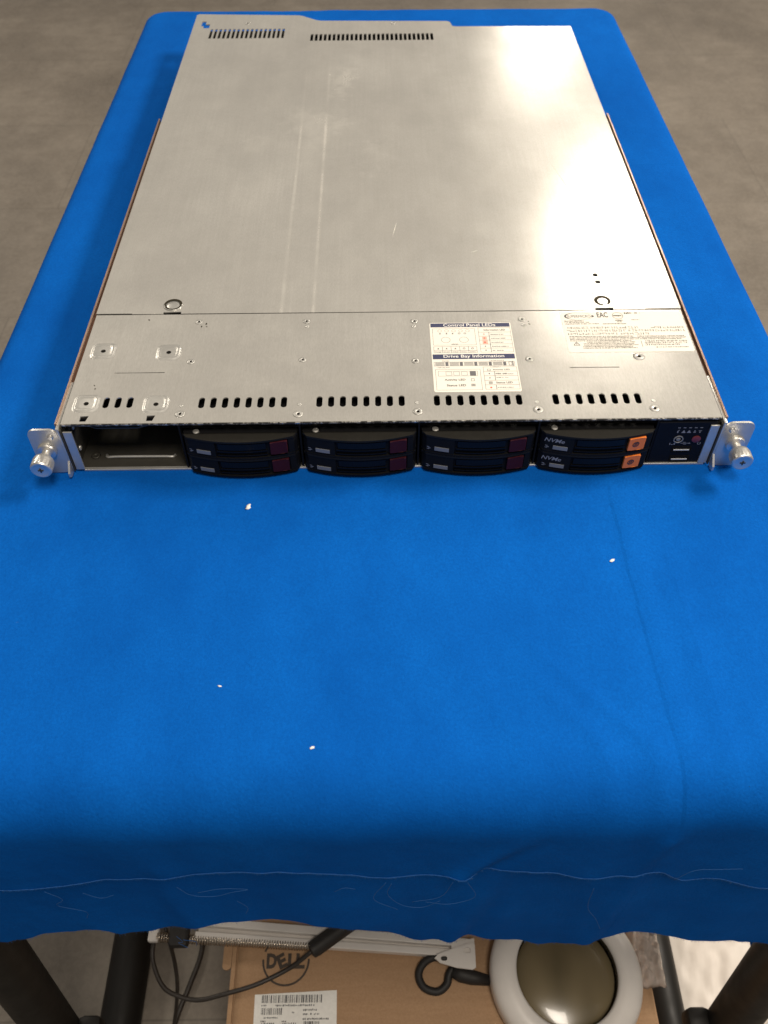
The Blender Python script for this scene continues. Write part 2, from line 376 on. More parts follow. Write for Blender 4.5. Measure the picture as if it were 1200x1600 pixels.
def top_z(x, y):
    z = .9*nz(x, y, .012, 3)+.45*nz(x*1.4, y*.6, .03, 9)+.9*nz(x*.35, y, .02, 31)*(1 if y > 300 else .4)
    inside = max(0, min(1, min(240-abs(x), 680-y, y+20)/18))
    cx = 146.5+4.5*math.sin((-y-30)/130.0)
    if y < 0: z += (.9*math.exp(-((x-cx-4)/(9 if x > cx+4 else 3))**2)+1.3*math.exp(-((x-cx-24)/7)**2)*min(1, max(0, (-y-60)/60)))*min(1, (-y)/50)
    f = max(0, min(1, (-y-150)/90))
    if f > 0: z += f*(2.2*nz(x*1.0+y*.5, y*.25, .03, 12)+1.0*nz(x+y*.3, y*.2, .07, 5)*(1 if x > 60 else .5))
    if y < -110:
        g_ = min(1, (-y-110)/80)
        for a_, x0_, w_, h_ in ((.55, 60, 9, .6), (.75, 95, 7, .6), (.9, 118, 6, .9), (-.35, 195, 10, .7), (.3, -60, 14, .5), (-.4, -150, 16, .5)):
            d_ = x-(x0_+a_*(-y-190)); z += g_*h_*math.exp(-(d_/w_)**2)
    return (z-.6)*(1-inside)+inside*.2
def hem(P, tab, side, back, rside):
    x, y, nx, ny = P
    fr = max(0, min(1, (-ny-.05)/.8)) ; fr = fr*fr*(3-2*fr)
    bk = max(0, ny); sd = rside(y) if nx > 0 else side
    return fr*interp(tab, x)+(1-fr)*(bk*back+(1-bk)*sd)
def skirt(bm, rin, off, hemf, amp, nd, seed):
    rings = [rin] if rin else []
    n = len(OUT); rows = [[] for _ in range(7+nd)]
    for i, P in enumerate(OUT):
        x, y, nx, ny = P
        fr = max(0, -ny); r = (13+22*fr)-off
        r *= 1+.10*nz(x, y, .014, 40)*fr
        zt = top_z(x, y) - (off if rin is None else 0)
        H = hemf(P)
        for j in range(7):
            a = math.pi/2*(j+1)/7
            rows[j].append(bm.verts.new((x+nx*r*math.sin(a), y+ny*r*math.sin(a), zt*(1-j/6.0)-r*(1-math.cos(a)))))
        for j in range(nd):
            t = (j+1)/nd; z = -r+(H+r)*t
            wv = amp*t*(nz(x+y*.7, y, .016, seed+1)*1.0+.5*nz(x+y*.7, y, .045, seed+2)+.16*nz(x*1.0, z*.8, .1, seed+4))
            wv += fr*t*(3.5*math.exp(-((x-72+34*t)/7)**2)-2.5*math.exp(-((x-86+34*t)/6)**2)+2.2*math.exp(-((x+150-12*t)/11)**2))
            cr = 3*math.exp(-((x-150+10*t)/6)**2)*fr*(1-t*.4) if x > 100 else 0
            fl = 0 if fr > .5 else min(32, (-z)*.07)
            q = r+wv+cr+fl*(1-fr)
            rows[7+j].append(bm.verts.new((x+nx*q, y+ny*q, z)))
    rings += rows
    for a, c in zip(rings, rings[1:]):
        for i in range(n): bm.faces.new((a[i], a[(i+1) % n], c[(i+1) % n], c[i]))
    return rings[-1]
bm = bmesh.new(); NR = 64; rings = []
for k_ in range(NR+1):
    t = 1-k_/NR; rg = []
    for (x, y, nx, ny) in OUT:
        yc = max(50, min(548, y)); px, py = x*(1-t)*1.0, yc+(y-yc)*(1-t); rg.append(bm.verts.new((px, py, top_z(px, py))))
    rings.append(rg)
n = len(OUT)
for a, c in zip(rings[1:], rings[2:]):
    for i in range(n): bm.faces.new((a[i], a[(i+1) % n], c[(i+1) % n], c[i]))
for v_ in rings[0]: bm.verts.remove(v_)
for i in range(1): pass
last = skirt(bm, rings[-1], 0, lambda P: 6+hem(P, UP, -150, -150, lambda y: -150), 3, 9, 40)
hem_up = [v_.co.copy() for v_ in last]
cloth = obj('blue_tablecloth', bm, 'cloth', None, True)
tag(cloth, 'plain blue cotton cloth draped over the table beneath the server', 'tablecloth')
bm = bmesh.new()
lastl = skirt(bm, None, 3.2, lambda P: 12+hem(P, LO, -330, -260, lambda y: -470 if y < -120 else -380), 4, 14, 60)
hem_lo = [v_.co.copy() for v_ in lastl]
tag(obj('lower_layer', bm, 'cloth', cloth, True), 'lower fold of the blue cloth with wavy raw hem')
bm = bmesh.new()
for pts, cnt in ((hem_up, 3200), (hem_lo, 900)):
    fr = [q for q in pts if q.y < -222]
    for _ in range(cnt):
        q = rnd.choice(fr)+Vector((rnd.uniform(-1.5, 1.5), 0, .3)); L = rnd.uniform(.5, 2.2) if rnd.random() < .9 else rnd.uniform(2, 6)
        e = q+Vector((rnd.uniform(-1.2, 1.2), -rnd.uniform(.1, 1.2), -L)); w = .09
        bm.faces.new([bm.verts.new(c) for c in (q+Vector((-w, -.3, 0)), q+Vector((w, -.3, 0)), e)])
bm2 = bmesh.new(); fq = [q for q in hem_up if q.y < -222]; fq.sort(key=lambda q: q.x); tube(bm2, [q+Vector((0, -.3+.3*nz(q.x, 0, .9, 2), .25*nz(q.x, 0, .7, 8))) for q in fq], lambda t: .26, 6); obj('raw_hem', bm2, 'hem', cloth, True)
tag(obj('frayed_edge', bm, 'thread', cloth), kind='stuff')
def yfront(x, z): return -266.5
def thread(pts, r=.15):
    bm = bmesh.new(); tube(bm, spline([(x*1.07, -249.5-1.5*rnd.random(), z-42) for x, z in pts], 8), r, 5); obj('loose_thread', bm, 'thread', cloth, True)
for pts in ([(-196, -57), (-190, -72), (-196, -84), (-184, -100), (-186, -112)], [(-176, -62), (-168, -70), (-160, -66)], [(-122, -52), (-116, -66), (-104, -70), (-92, -62), (-84, -60), (-98, -56), (-112, -62)],
            [(-92, -80), (-88, -95), (-90, -104)], [(-36, -66), (-30, -58), (-24, -62)], [(-4, -52), (-6, -70), (2, -92), (14, -96), (24, -84)], [(-7, -52), (-14, -78), (0, -100)], [(30, -52), (24, -76), (8, -86)], [(38, -51), (44, -80), (30, -90), (16, -88)],
            [(152, -52), (160, -38), (172, -36), (184, -32)], [(110, -66), (112, -100), (122, -130), (128, -150)], [(-140, -156), (-138, -168), (-142, -174), (-137, -184)], [(-137, -164), (-130, -170), (-131, -178)]):
    thread(pts)

# lint on the cloth
def crumb(name, x, y, s, seed, label, cat, z0=None):
    bm = bmesh.new(); bmesh.ops.create_icosphere(bm, subdivisions=2, radius=1)
    for v_ in bm.verts:
        k_ = 1+.7*noise.noise(v_.co*1.6+Vector((seed, 0, 0))); v_.co = Vector((v_.co.x*s*1.25*k_, v_.co.y*s*.65*k_, v_.co.z*s*.28*k_+s*.2))
    a = seed*1.3; R_ = Matrix.Rotation(a, 3, 'Z')
    for v_ in bm.verts: v_.co = R_ @ v_.co+Vector((x, y, top_z(x, y) if z0 is None else z0))
    tag(obj(name, bm, 'lint', None, True), label, cat, 'white flecks on the cloth' if z0 is None else None)
crumb('lint_fleck', -96.3, -36.4, 2.1, 1, 'largest white fleck on the cloth, nearest the server drives on the left', 'lint')
crumb('lint_fleck', 138.2, -84.4, 1.5, .45, 'slim white fleck on the cloth beside the long crease on the right', 'lint')
crumb('lint_fleck', -46.3, -209.1, 1.15, .3, 'small white fleck on the cloth closest to its front fold', 'lint')
crumb('lint_fleck', -100.4, -170.8, .9, 2.2, 'faintest tiny fleck on the left of the open cloth', 'lint')

# ------------------------------------------------------------------ the server
SV = empty('rack_server', (0, 330, 0), 'low silver steel rack server with black drive bays lying on blue cloth', 'server')
ZT = 43.0
# chassis
bm = bmesh.new()
box(bm, -218, 218, 0.5, 655, .6, 1.8); box(bm, -218.2, -217, 1, 655, 1.8, 42.3); box(bm, 217, 218.2, 1, 655, 1.8, 42.3); box(bm, -216.9, 216.9, 653.8, 655, 1.8, 42.2)
obj('chassis', bm, 'dark_steel', SV)
bm = bmesh.new(); box(bm, -216.5, 216.5, 96, 640, 2.2, 33); box(bm, -216.5, 216.5, 86, 95.9, 2.2, 42); obj('dark_filler_box', bm, 'void', SV)  # added black filler that keeps the vents and bay dark inside
bm = bmesh.new(); box(bm, -212.5, 216.2, -2.2, .4, -.2+.5, 1.9, .3); obj('bottom_lip', bm, 'steel', SV)
# front top panel with its slots
def stadium(x, y, w=4.1, l=10.6): return rrect(x-w/2, x+w/2, y-l/2, y+l/2, w/2-.01, 4)
holes = []
for k_ in range(3): holes.append(stadium(-191.7+8*k_, 20.4))
for xs in (-127.5, -48.4, 30.6, 110.6):
    for k_ in range(8): holes.append(stadium(xs+7.9*k_, 19.3))
for x in (-203.4, -159.4): holes.append([(x-2.6, 2.2), (x+1.5, 2.2), (x+2.8, 7.4), (x-2.8, 7.4)])
for a, c, y in ((-191.9, -157.1, 50.9), (124.9, 159.7, 51.8)): holes.append([(a, y-.35), (c, y-.35), (c, y+.35), (a, y+.35)])
plate('front_top_panel', [(-217.8, 0), (217.8, 0), (217.8, 117.2), (-217.8, 117.2)], holes, ZT-.9, ZT, 'steel_front', SV)
bm = bmesh.new(); box(bm, -217.4, 217.4, -.8, -.05, 41.4, 42.9, .25); obj('front_lip', bm, 'worn', SV)
bm = bmesh.new(); box(bm, -140, 216.6, 1.2, 2.2, 37.4, 42.0); box(bm, -216.6, -140.1, 6, 7, 38.6, 42.0); obj('gap_shade_strip', bm, 'void', SV)  # added black strip standing in for the shaded gap under the cover
# rear lid
RV = [(-218.3, 118.6), (-191.5, 118.6), (-191.5, 117.9), (-168.5, 117.9), (-168.5, 120.2), (-155.2, 120.2), (-155.2, 117.9), (154.4, 117.9), (154.4, 120.2), (167.9, 120.2), (167.9, 117.9), (191.4, 117.9), (191.4, 118.7), (218.3, 118.7),
      (218.3, 658.6), (85, 660.5), (81.5, 662.5), (79.5, 674), (76, 676.6), (-71, 680.6), (-77, 683), (-93, 695.5), (-98, 697.6), (-216, 703.6), (-218.3, 701)]
holes = []
for k_ in range(17):
    x = -195.6+k_*5.16; holes.append([(x-1.5, 631), (x+1.5, 631), (x+1.5, 658), (x-1.5, 658)])
for k_ in range(28):
    x = -79.6+k_*5.04; holes.append([(x-1.6, 622.5), (x+1.6, 622.5), (x+1.6, 641.5), (x-1.6, 641.5)])
holes.append([(-209.5, 681), (-204.5, 681), (-204.5, 672), (-199.5, 672), (-199.5, 661), (-206.5, 661), (-206.5, 667), (-209.5, 667)])
for x, y in ((161.7, 162.5), (162.1, 153.1)): holes.append(rrect(x-2.2, x+2.2, y-2.2, y+2.2, 2.19, 5))
holes.append([(-166.4+1.0, 124), (-159.2, 124), (-158.6, 124.6), (-158.6, 125), (-166.4, 125)])
plate('rear_lid', RV, holes[:-1], ZT-.8, ZT+.25, 'steel_rear', SV)
bm = bmesh.new(); box(bm, 158, 166, 149, 167, 38, 39.2); obj('lid_backing', bm, 'steel', SV)
# finger button left and printed arrow right
bm = bmesh.new(); lathe(bm, [(0, .6), (4.0, .6), (5.0, .1), (5.6, .05), (6.6, .9), (6.9, .6), (7.1, 0)], (-162.3, 128.2, ZT+.2), n=32); obj('release_button', bm, 'steel', SV, True)
bm = bmesh.new(); ring2(bm, -162.3, 128.4, 6.8, 5.0, ZT+1.14, 5, 175); ring2(bm, -162.3, 128.4, 6.6, 5.4, ZT+1.14, 175, 365); obj('button_shade_ring', bm, 'ink_brown', SV)  # shade of the round recess drawn as a dark ring, heavier above
bm = bmesh.new()
pr = None
for i in range(33):
    a = math.radians(-55+i*325/32); th = 1.6+1.2*math.sin(math.pi*i/32)
    q = (bm.verts.new((161.3+6.2*math.cos(a), 129+6.2*math.sin(a), ZT+.32)), bm.verts.new((161.3+(6.2-th)*math.cos(a), 129+(6.2-th)*math.sin(a), ZT+.32)))
    if pr: bm.faces.new((pr[0], q[0], q[1], pr[1]))
    pr = q
scribble(bm, 154, 169, 137.2, 138.4, ZT+.32, .5, .6)
for x in (151.5, 152.9, 169.2, 170.6):
    for k_ in range(6): rect(bm, x, x+.3, 123.5+k_*2.1, 123.5+k_*2.1+rnd.uniform(.4, .9), ZT+.32)
obj('printed_arrow', bm, 'ink_brown', SV)
# raised bosses
def boss_mesh():
    bm = bmesh.new(); prof = [(8.9, .01), (8.2, .15), (7.5, .62), (6.8, .80), (6.1, .74), (5.3, .40), (4.6, .34)]
    rg = []
    for r, z in prof: rg.append([bm.verts.new((x, y, z)) for x, y in rrect(-r, r, -r, r, r*.55, 6)])
    for a, c in zip(rg, rg[1:]):
        for i in range(len(a)): bm.faces.new((a[i], a[(i+1) % len(a)], c[(i+1) % len(a)], c[i]))
    bm.faces.new(rg[-1]); return bm
B0 = None; H0 = None
for x, y in ((-204.3, 75.0), (-157.4, 72.9), (-204.7, 19.6), (-157.8, 18.4)):
    if B0 is None:
        B0 = obj('raised_boss', boss_mesh(), 'steel', SV, True, (x, y, ZT)); bq = B0
        bm = bmesh.new(); lathe(bm, [(0, .0), (1.55, 0), (1.7, .05)], n=16); H0 = obj('boss_hole', bm, 'void', bq, False, (0, -.4, .40))
    else: bq = again(B0, SV, (x, y, ZT)); again(H0, bq, (0, -.4, .40))
# rivets
R0 = None
for x, y, s in [(-140.5, 108, 1), (-140.5, 62.5, 1), (-140.5, 8.5, 1.2), (-140.8, 16.6, .5), (-61.1, 107.5, 1), (-60.4, 101.3, .6), (-61.8, 63.4, 1), (-62, 7.3, 1.2), (-61.6, 16.7, .5), (18.3, 106.2, 1), (17.6, 100.1, .6), (17.6, 60.7, 1), (16.9, 17.3, .5), (17.4, 8.5, 1.2), (97.8, 107.2, 1), (98.4, 100.3, .6), (97.9, 61.5, 1), (97.6, 16.7, .5), (97.5, 9.1, 1.2), (175.5, 63.1, 1.4), (175.1, 9.2, 1.2), (175.9, 16.8, .5), (-156.1, 674.2, 1.1), (13.2, 670.6, 1.1)]:
    if R0 is None:
        bm = bmesh.new(); lathe(bm, [(2.9, .02), (2.4, .25), (1.7, .42), (1.1, .30), (.9, .1)], n=20); R0 = obj('rivet', bm, 'steel', SV, True, (x, y, ZT)); r_ = R0
        bm = bmesh.new(); lathe(bm, [(0, 0), (.95, 0), (1.0, .02)], n=12); RH = obj('rivet_hole', bm, 'void', R0, False, (.25, -.1, .2)); 
    else:
        r_ = again(R0, SV, (x, y, ZT+(.26 if y > 600 else 0)))
        if s > .7: again(RH, r_, (.25, -.1, .2))
    r_.scale = (s, s, s)
# a few dark nicks and one long scratch on the lids
bm = bmesh.new()
def scratch(x0, y0, x1, y1, w, z):
    d = Vector((x1-x0, y1-y0)).normalized(); nn = Vector((-d.y, d.x))*w/2
    flat(bm, [(x0, y0), ((x0+x1)/2-nn.x, (y0+y1)/2-nn.y), (x1, y1), ((x0+x1)/2+nn.x, (y0+y1)/2+nn.y)], z)
scratch(150, 345, 176, 219, .4, ZT+.27)
for _ in range(26):
    x = 214-abs(rnd.gauss(0, 5)); y = rnd.uniform(215, 345); scratch(x, y, x+rnd.uniform(-1.5, 1.5), y+rnd.uniform(2, 10), rnd.uniform(.2, .6), ZT+.27+rnd.random()*.02)
for x, y in ((-138, 101), (-135, 104), (-134.5, 101.5), (-202.5, 37), (-201.8, 33.5), (-177, 110), (103, 104), (103.5, 100.5), (171, 117), (186, 116.6), (205, 97)):
    scratch(x, y, x+rnd.uniform(-1.5, 1.5), y+rnd.uniform(1.2, 3.4), rnd.uniform(.7, 1.6), ZT+.02+rnd.random()*.01)
tag(obj('scuff_marks', bm, 'ink_brown', SV), kind='stuff')
bm = bmesh.new()
scratch(4.4, 219.8, 8.4, 242.5, .45, ZT+.27); scratch(66, 195, 74, 199, .3, ZT+.27)
tag(obj('light_scratches', bm, 'label', SV), kind='stuff')

# ---- label with LED legend
lx0, lx1, ly1, ly0 = 29.3, 88.9, 103.6, 27.4
LB = obj('legend_label', (lambda b_: (prism(b_, rrect(lx0, lx1, ly0, ly1, 1.5), ZT+.02, ZT+.14), b_)[1])(bmesh.new()), 'label', SV)
U = lambda u: lx0+u*(lx1-lx0)
V = lambda v_: ly1-v_*(ly1-ly0)
za, zb, zc = ZT+.19, ZT+.24, ZT+.29
bm = bmesh.new()
rect(bm, U(.012), U(.985), V(.068), V(.008), za); obj('header_bar', bm, 'navy', LB)
bm = bmesh.new(); rect(bm, U(.012), U(.985), V(.545), V(.475), za); obj('header_bar', bm, 'navy', LB)
text('lettering', 'Control Panel LEDs', U(.17), U(.81), V(.060), V(.014), zb, 'white_print', LB, bold=.012)
text('lettering', 'Drive Bay Information', U(.14), U(.86), V(.538), V(.483), zb, 'white_print', LB, bold=.012)
text('lettering', 'Activity LED', U(.13), U(.37), V(.855), V(.822), zb, 'ink', LB, bold=.01)
text('lettering', 'Status LED', U(.15), U(.37), V(.925), V(.897), zb, 'ink', LB, bold=.01)
text('lettering', 'Information LED', U(.66), U(.92), V(.128), V(.103), zb, 'ink', LB, bold=.008)
text('lettering', 'Activity LED', U(.70), U(.90), V(.713), V(.690), zb, 'ink', LB, bold=.008)
text('lettering', 'Status LED', U(.72), U(.91), V(.892), V(.866), zb, 'ink', LB, bold=.008)
bm = bmesh.new(); t = .22
frame(bm, U(.03), U(.55), V(.34), V(.09), t, za)
for k_ in range(5): ring2(bm, U(.12+.085*k_), V(.125), 1.5, 1.3, za, n=14)
for u in (.185, .405): ring2(bm, U(u), V(.262), 3.3, 3.05, za)
frame(bm, U(.03), U(.55), V(.455), V(.36), t, za)
for k_ in range(1, 5): rect(bm, U(.03+.104*k_), U(.03+.104*k_)+t, V(.455), V(.36), zb)
rect(bm, U(.03), U(.55), V(.425), V(.422), zc)
frame(bm, U(.59), U(.985), V(.45), V(.08), t, za)
for k_ in range(5): rect(bm, U(.59), U(.985), V(.152+.06*k_), V(.149+.06*k_), zb)
rect(bm, U(.715), U(.72), V(.45), V(.15), zc)
frame(bm, U(.59), U(.985), V(.97), V(.66), t, za)
for k_ in range(4): rect(bm, U(.59), U(.985), V(.725+.062*k_), V(.722+.062*k_), zb)
rect(bm, U(.715), U(.72), V(.847), V(.725), zc); rect(bm, U(.715), U(.72), V(.97), V(.912), zc)
frame(bm, U(.03), U(.555), V(.975), V(.69), t, za)
frame(bm, U(.06), U(.52), V(.785), V(.715), t, za)
for k_ in range(3): frame(bm, U(.15+.09*k_), U(.22+.09*k_), V(.775), V(.725), t*.8, zb)
ring = [(.435, .855, .82), (.635, .715, .69)]
for u, a, c in ring: frame(bm, U(u), U(u+.04), V(a), V(c), .25, zb)
for k_ in range(4): rect(bm, U(.43), U(.48), V(.925-.009*k_), V(.921-.009*k_), zb); rect(bm, U(.635), U(.68), V(.895-.009*k_), V(.891-.009*k_), zb)
frame(bm, U(.02), U(.97), V(.645), V(.585), .25, za); frame(bm, U(.90), U(.94), V(.64), V(.59), .3, zb); rect(bm, U(.945), U(.955), V(.65), V(.58), zc)
tag(obj('table_lines', bm, 'grey_ink', LB), kind='stuff')
bm = bmesh.new()
for k_ in range(5):
    u = .035+k_*.17; rect(bm, U(u+.12), U(u+.155), V(.64), V(.59), za+.03)
    for j in range(3): rect(bm, U(u), U(u+.11), V(.603+.016*j), V(.595+.016*j), za+.03)
rect(bm, U(.43), U(.50), V(.78), V(.72), za+.03)
for u, v_ in ((.12, .165), (.20, .165), (.275, .165), (.085, .39), (.185, .39), (.29, .39)):
    flat(bm, [(U(u)-.2*4, V(v_)-.8), (U(u)+.8, V(v_)-.8), (U(u)+.1, V(v_)+.9)], za+.03)
for u, v_ in ((.355, .165), (.425, .165), (.395, .39), (.495, .39)): ring2(bm, U(u), V(v_), .95, .6, za+.03, n=12)
tag(obj('icons', bm, 'grey_ink', LB), kind='stuff')
bm = bmesh.new()
for k_ in range(5): scribble(bm, U(.735), U(rnd.uniform(.84, .95)), V(.193+.06*k_), V(.177+.06*k_), za+.04, .7, .42)
for k_ in range(5): scribble(bm, U(.045+.104*k_), U(.115+.104*k_), V(.447), V(.436), za+.04, .7, .3)
for v_ in (.752, .762, .81, .945): scribble(bm, U(.73), U(rnd.uniform(.86, .95)), V(v_+.006), V(v_-.007), za+.045, .7, .4)
scribble(bm, U(.05), U(.2), V(.672), V(.66), za+.04, .7, .35); scribble(bm, U(.12), U(.2), V(.577), V(.566), za+.04, .7, .35); scribble(bm, U(.68), U(.85), V(.575), V(.563), za+.04, .7, .35); scribble(bm, U(.68), U(.8), V(.668), V(.656), za+.04, .7, .35); scribble(bm, U(.25), U(.33), V(.335), V(.318), za+.04, .8, .35)
tag(obj('fine_print', bm, 'grey_ink', LB), kind='stuff')
bm = bmesh.new()
for u, v_, s in ((.655, .18, .55), (.655, .24, .7), (.655, .303, .9), (.655, .945, .75)):
    bm = bmesh.new(); lathe(bm, [(0, 0), (s, 0), (s*1.02, .01)], (U(u), V(v_), za+.05), n=14); obj('red_dot', bm, 'red_ink', LB)
bm = bmesh.new(); rect(bm, U(.628), U(.69), V(.328), V(.275), za+.02); obj('pink_patch', bm, 'pink_ink', LB); bm = bmesh.new(); rect(bm, U(.63), U(.685), V(.262), V(.22), za+.02); obj('pink_patch', bm, 'pink_ink', LB)
for u, v_ in ((.655, .362), (.655, .42), (.655, .755), (.655, .815)):
    bm = bmesh.new(); lathe(bm, [(0, 0), (.5, 0), (.52, .01)], (U(u), V(v_), za+.05), n=12); obj('blue_dot', bm, 'navy', LB)

# ---- regulatory label
gx0, gx1, gy0, gy1 = 127.2, 216.8, 68.2, 115.4
GL = obj('regulatory_label', (lambda b_: (prism(b_, rrect(gx0, gx1, gy0, gy1, 2), ZT+.02, ZT+.14), b_)[1])(bmesh.new()), 'label', SV)
U = lambda u: gx0+u*(gx1-gx0)
V = lambda v_: gy1-v_*(gy1-gy0)
bm = bmesh.new()
pr = None
for i in range(49):
    a = math.radians(25+i*330/48); th = .25+1.1*max(0, -math.cos(a))**2
    q = (bm.verts.new((U(.145)+10.6*math.cos(a), V(.115)+4.4*math.sin(a), za)), bm.verts.new((U(.145)+(10.6-th)*math.cos(a), V(.115)+(4.4-th*.6)*math.sin(a), za)))
    if pr: bm.faces.new((pr[0], q[0], q[1], pr[1]))
    pr = q
lathe(bm, [(0, 0), (1.0, 0), (1.02, .01)], (U(.262), V(.115), za), n=16)
obj('logo_swoosh', bm, 'ink', GL)
text('lettering', 'SUPERMICRO', U(.05), U(.245), V(.15), V(.085), zb, 'ink', GL, bold=-.008)
text('lettering', 'EAC', U(.30), U(.39), V(.15), V(.02), zb, 'ink', GL, bold=.012)
bm = bmesh.new(); ring2(bm, U(.47), V(.11), 4.0, 3.7, za); scribble(bm, U(.435), U(.505), V(.13), V(.09), zb, .8, .4)
scribble(bm, U(.44), U(.50), V(.245), V(.21), zb, .8, .4); scribble(bm, U(.45), U(.49), V(.28), V(.255), zb, .8, .4)
scribble(bm, U(.53), U(.66), V(.07), V(.02), zb, .6, .6); scribble(bm, U(.575), U(.64), V(.225), V(.205), zb, .9, .5)
for v_, a, c in ((.235, .02, .18), (.27, .02, .22), (.31, .02, .30), (.315, .33, .52)): scribble(bm, U(a), U(c), V(v_+.012), V(v_-.012), zb, .7, .4)
for v_, a, c in ((.41, .03, .60), (.415, .71, .97), (.485, .02, .72), (.49, .74, .98), (.56, .02, .42), (.565, .45, .68)): scribble(bm, U(a), U(c), V(v_+.026), V(v_-.026), zb, .75, 1.1, True)
for v_, a, c in ((.625, .03, .55), (.628, .58, .96), (.66, .03, .97), (.695, .03, .93), (.73, .03, .52), (.765, .16, .55), (.80, .13, .54), (.835, .13, .57), (.87, .12, .52), (.905, .12, .55)): scribble(bm, U(a), U(c), V(v_+.011), V(v_-.011), zb, .8, .45)
for v_, a, c in ((.745, .63, .97), (.79, .62, .96), (.835, .62, .90)): scribble(bm, U(a), U(c), V(v_+.018), V(v_-.018), zb, .75, .8, True)
scribble(bm, U(.70), U(.96), V(.905), V(.885), zb, .8, .5)
rect(bm, U(.595), U(.598), V(.89), V(.74), zb)
tag(obj('fine_print', bm, 'ink_brown', GL), kind='stuff')
bm = bmesh.new(); cx, cy = U(.075), V(.80)
for a, c in (((-2.2, -1.6), (2.2, -1.6)), ((2.2, -1.6), (0, 2.1)), ((0, 2.1), (-2.2, -1.6))):
    d = Vector((c[0]-a[0], c[1]-a[1])).normalized(); nn = Vector((-d.y, d.x))*.22
    flat(bm, [(cx+a[0]-nn.x, cy+a[1]-nn.y), (cx+c[0]-nn.x, cy+c[1]-nn.y), (cx+c[0]+nn.x, cy+c[1]+nn.y), (cx+a[0]+nn.x, cy+a[1]+nn.y)], za)
rect(bm, cx-.2, cx+.2, cy-.5, cy+.9, zb); rect(bm, cx-.2, cx+.2, cy-1.1, cy-.75, zb); obj('warning_triangle', bm, 'ink', GL)

# ---- side rails, ears and thumbscrews
for sx, ye in ((-1, 437), (1, 440)):
    def bx(bm, a, c, *r, **k): box(bm, min(sx*a, sx*c), max(sx*a, sx*c), *r, **k)
    bm = bmesh.new(); bx(bm, 220.9, 222.3, 1, ye, 6, 42.2); ra = obj('slide_rail', bm, 'rail', SV)
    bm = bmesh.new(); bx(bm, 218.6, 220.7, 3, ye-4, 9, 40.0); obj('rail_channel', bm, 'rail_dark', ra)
    E_ = (lambda b_: (bx(b_, 219, 221.2, -3.4, 44, 3.0, 41.2, bev=.4), b_)[1])(bmesh.new())
    # front flange with rounded outer corners
    pts = rrect(220.5, 240.5, 1.0, 41.0, 5.5, 6)
    a = [E_.verts.new((sx*x, -3.6, z)) for x, z in pts]; c = [E_.verts.new((sx*x, -2.0, z)) for x, z in pts]
    E_.faces.new(a); E_.faces.new(c[::-1])
    for i in range(len(pts)): E_.faces.new((a[i], a[(i+1) % len(pts)], c[(i+1) % len(pts)], c[i]))
    ear = obj('rack_ear', E_, 'steel', SV, 40)
    bm = bmesh.new(); bx(bm, 211.6, 217.6, -2.4, -1.0, 2.2, 37.5, bev=.3); obj('front_return', bm, 'steel', SV)
    bm = bmesh.new(); bx(bm, 217.9, 218.9, -3.6, 0, 2, 40, bev=.2); obj('edge_strip', bm, 'dark_steel', ear)
    bm = bmesh.new()
    pr_ = [(-3.4, 12), (-9.6, 5.5), (-9.6, 2.2), (-7.5, 1.2), (-3.4, 1.2)]
    a = [bm.verts.new((sx*219.4, y, z)) for y, z in pr_]; c = [bm.verts.new((sx*220.8, y, z)) for y, z in pr_]
    bm.faces.new(a); bm.faces.new(c[::-1])
    for i in range(5): bm.faces.new((a[i], a[(i+1) % 5], c[(i+1) % 5], c[i]))
    obj('ear_tab', bm, 'steel', ear)
    bm = bmesh.new(); lathe(bm, [(0, -5.1), (1.3, -5.1), (1.9, -4.6), (2.0, -3.5)], (sx*225.8, 0, 34.6), 'Y', 18); obj('ear_screw', bm, 'nickel', ear, 40)
    K = (sx*231.2, 0, 22.6)
    bm = bmesh.new(); lathe(bm, [(3.0, -3.5), (6.0, -3.6), (6.4, -4.6), (6.0, -6.0), (4.2, -6.2), (3.1, -6.4), (3.1, -12.5)], K, 'Y', 36); ts = obj('thumbscrew', bm, 'nickel', SV, 35)
    bm = bmesh.new(); lathe(bm, [(3.0, -11.2), (5.4, -11.8), (6.6, -13.4), (7.0, -15.5), (7.0, -21.6), (6.5, -22.4), (5.6, -22.6), (5.4, -22.5), (0, -22.4)], K, 'Y', 48)
    for v_ in bm.verts:
        d = Vector((v_.co.x-K[0], 0, v_.co.z-K[2]))
        if d.length > 6.9:
            a = math.atan2(d.z, d.x); v_.co += d.normalized()*(.12 if int(round(a/(2*math.pi)*48)) % 2 else -.12)
    hd = obj('knurled_head', bm, 'nickel', ts, 30)
    bm = bmesh.new(); box(bm, K[0]-1.8, K[0]+1.8, -22.75, -22.4, K[2]-.45, K[2]+.45); box(bm, K[0]-.45, K[0]+.45, -22.8, -22.42, K[2]-1.8, K[2]+1.8); obj('cross_slot', bm, 'dark_steel', hd)

# ---- bay dividers and the empty bay
BX = [-140.5, -61, 18, 97.7, 176.3]
d0 = None
for x in BX:
    if d0 is None:
        bm = bmesh.new(); box(bm, -.6, .6, -1.2, 84, 2.0, 41.6); d0 = obj('bay_divider', bm, 'black', SV, loc=(x, 0, 0))
    else: again(d0, SV, (x, 0, 0))
bm = bmesh.new()
g = [(-203, 0), (-196, -2.8), (-168.5, -2.8), (-161, 0), (-161, 8), (-203, 8)]
prism(bm, [(x, y+4) for x, y in g], 37.2, 38.2); obj('bay_stop_bracket', bm, 'dark_steel', SV)
bm = bmesh.new(); tube(bm, spline([(-199.5, 12, 1.7), (-198, 9.2, 2.6), (-190, 9.2, 2.9), (-160, 9.0, 2.9), (-153, 9.0, 2.6), (-151.5, 11.5, 1.7)], 6), 1.0, 8); obj('bay_floor_rib', bm, 'steel', SV, True)
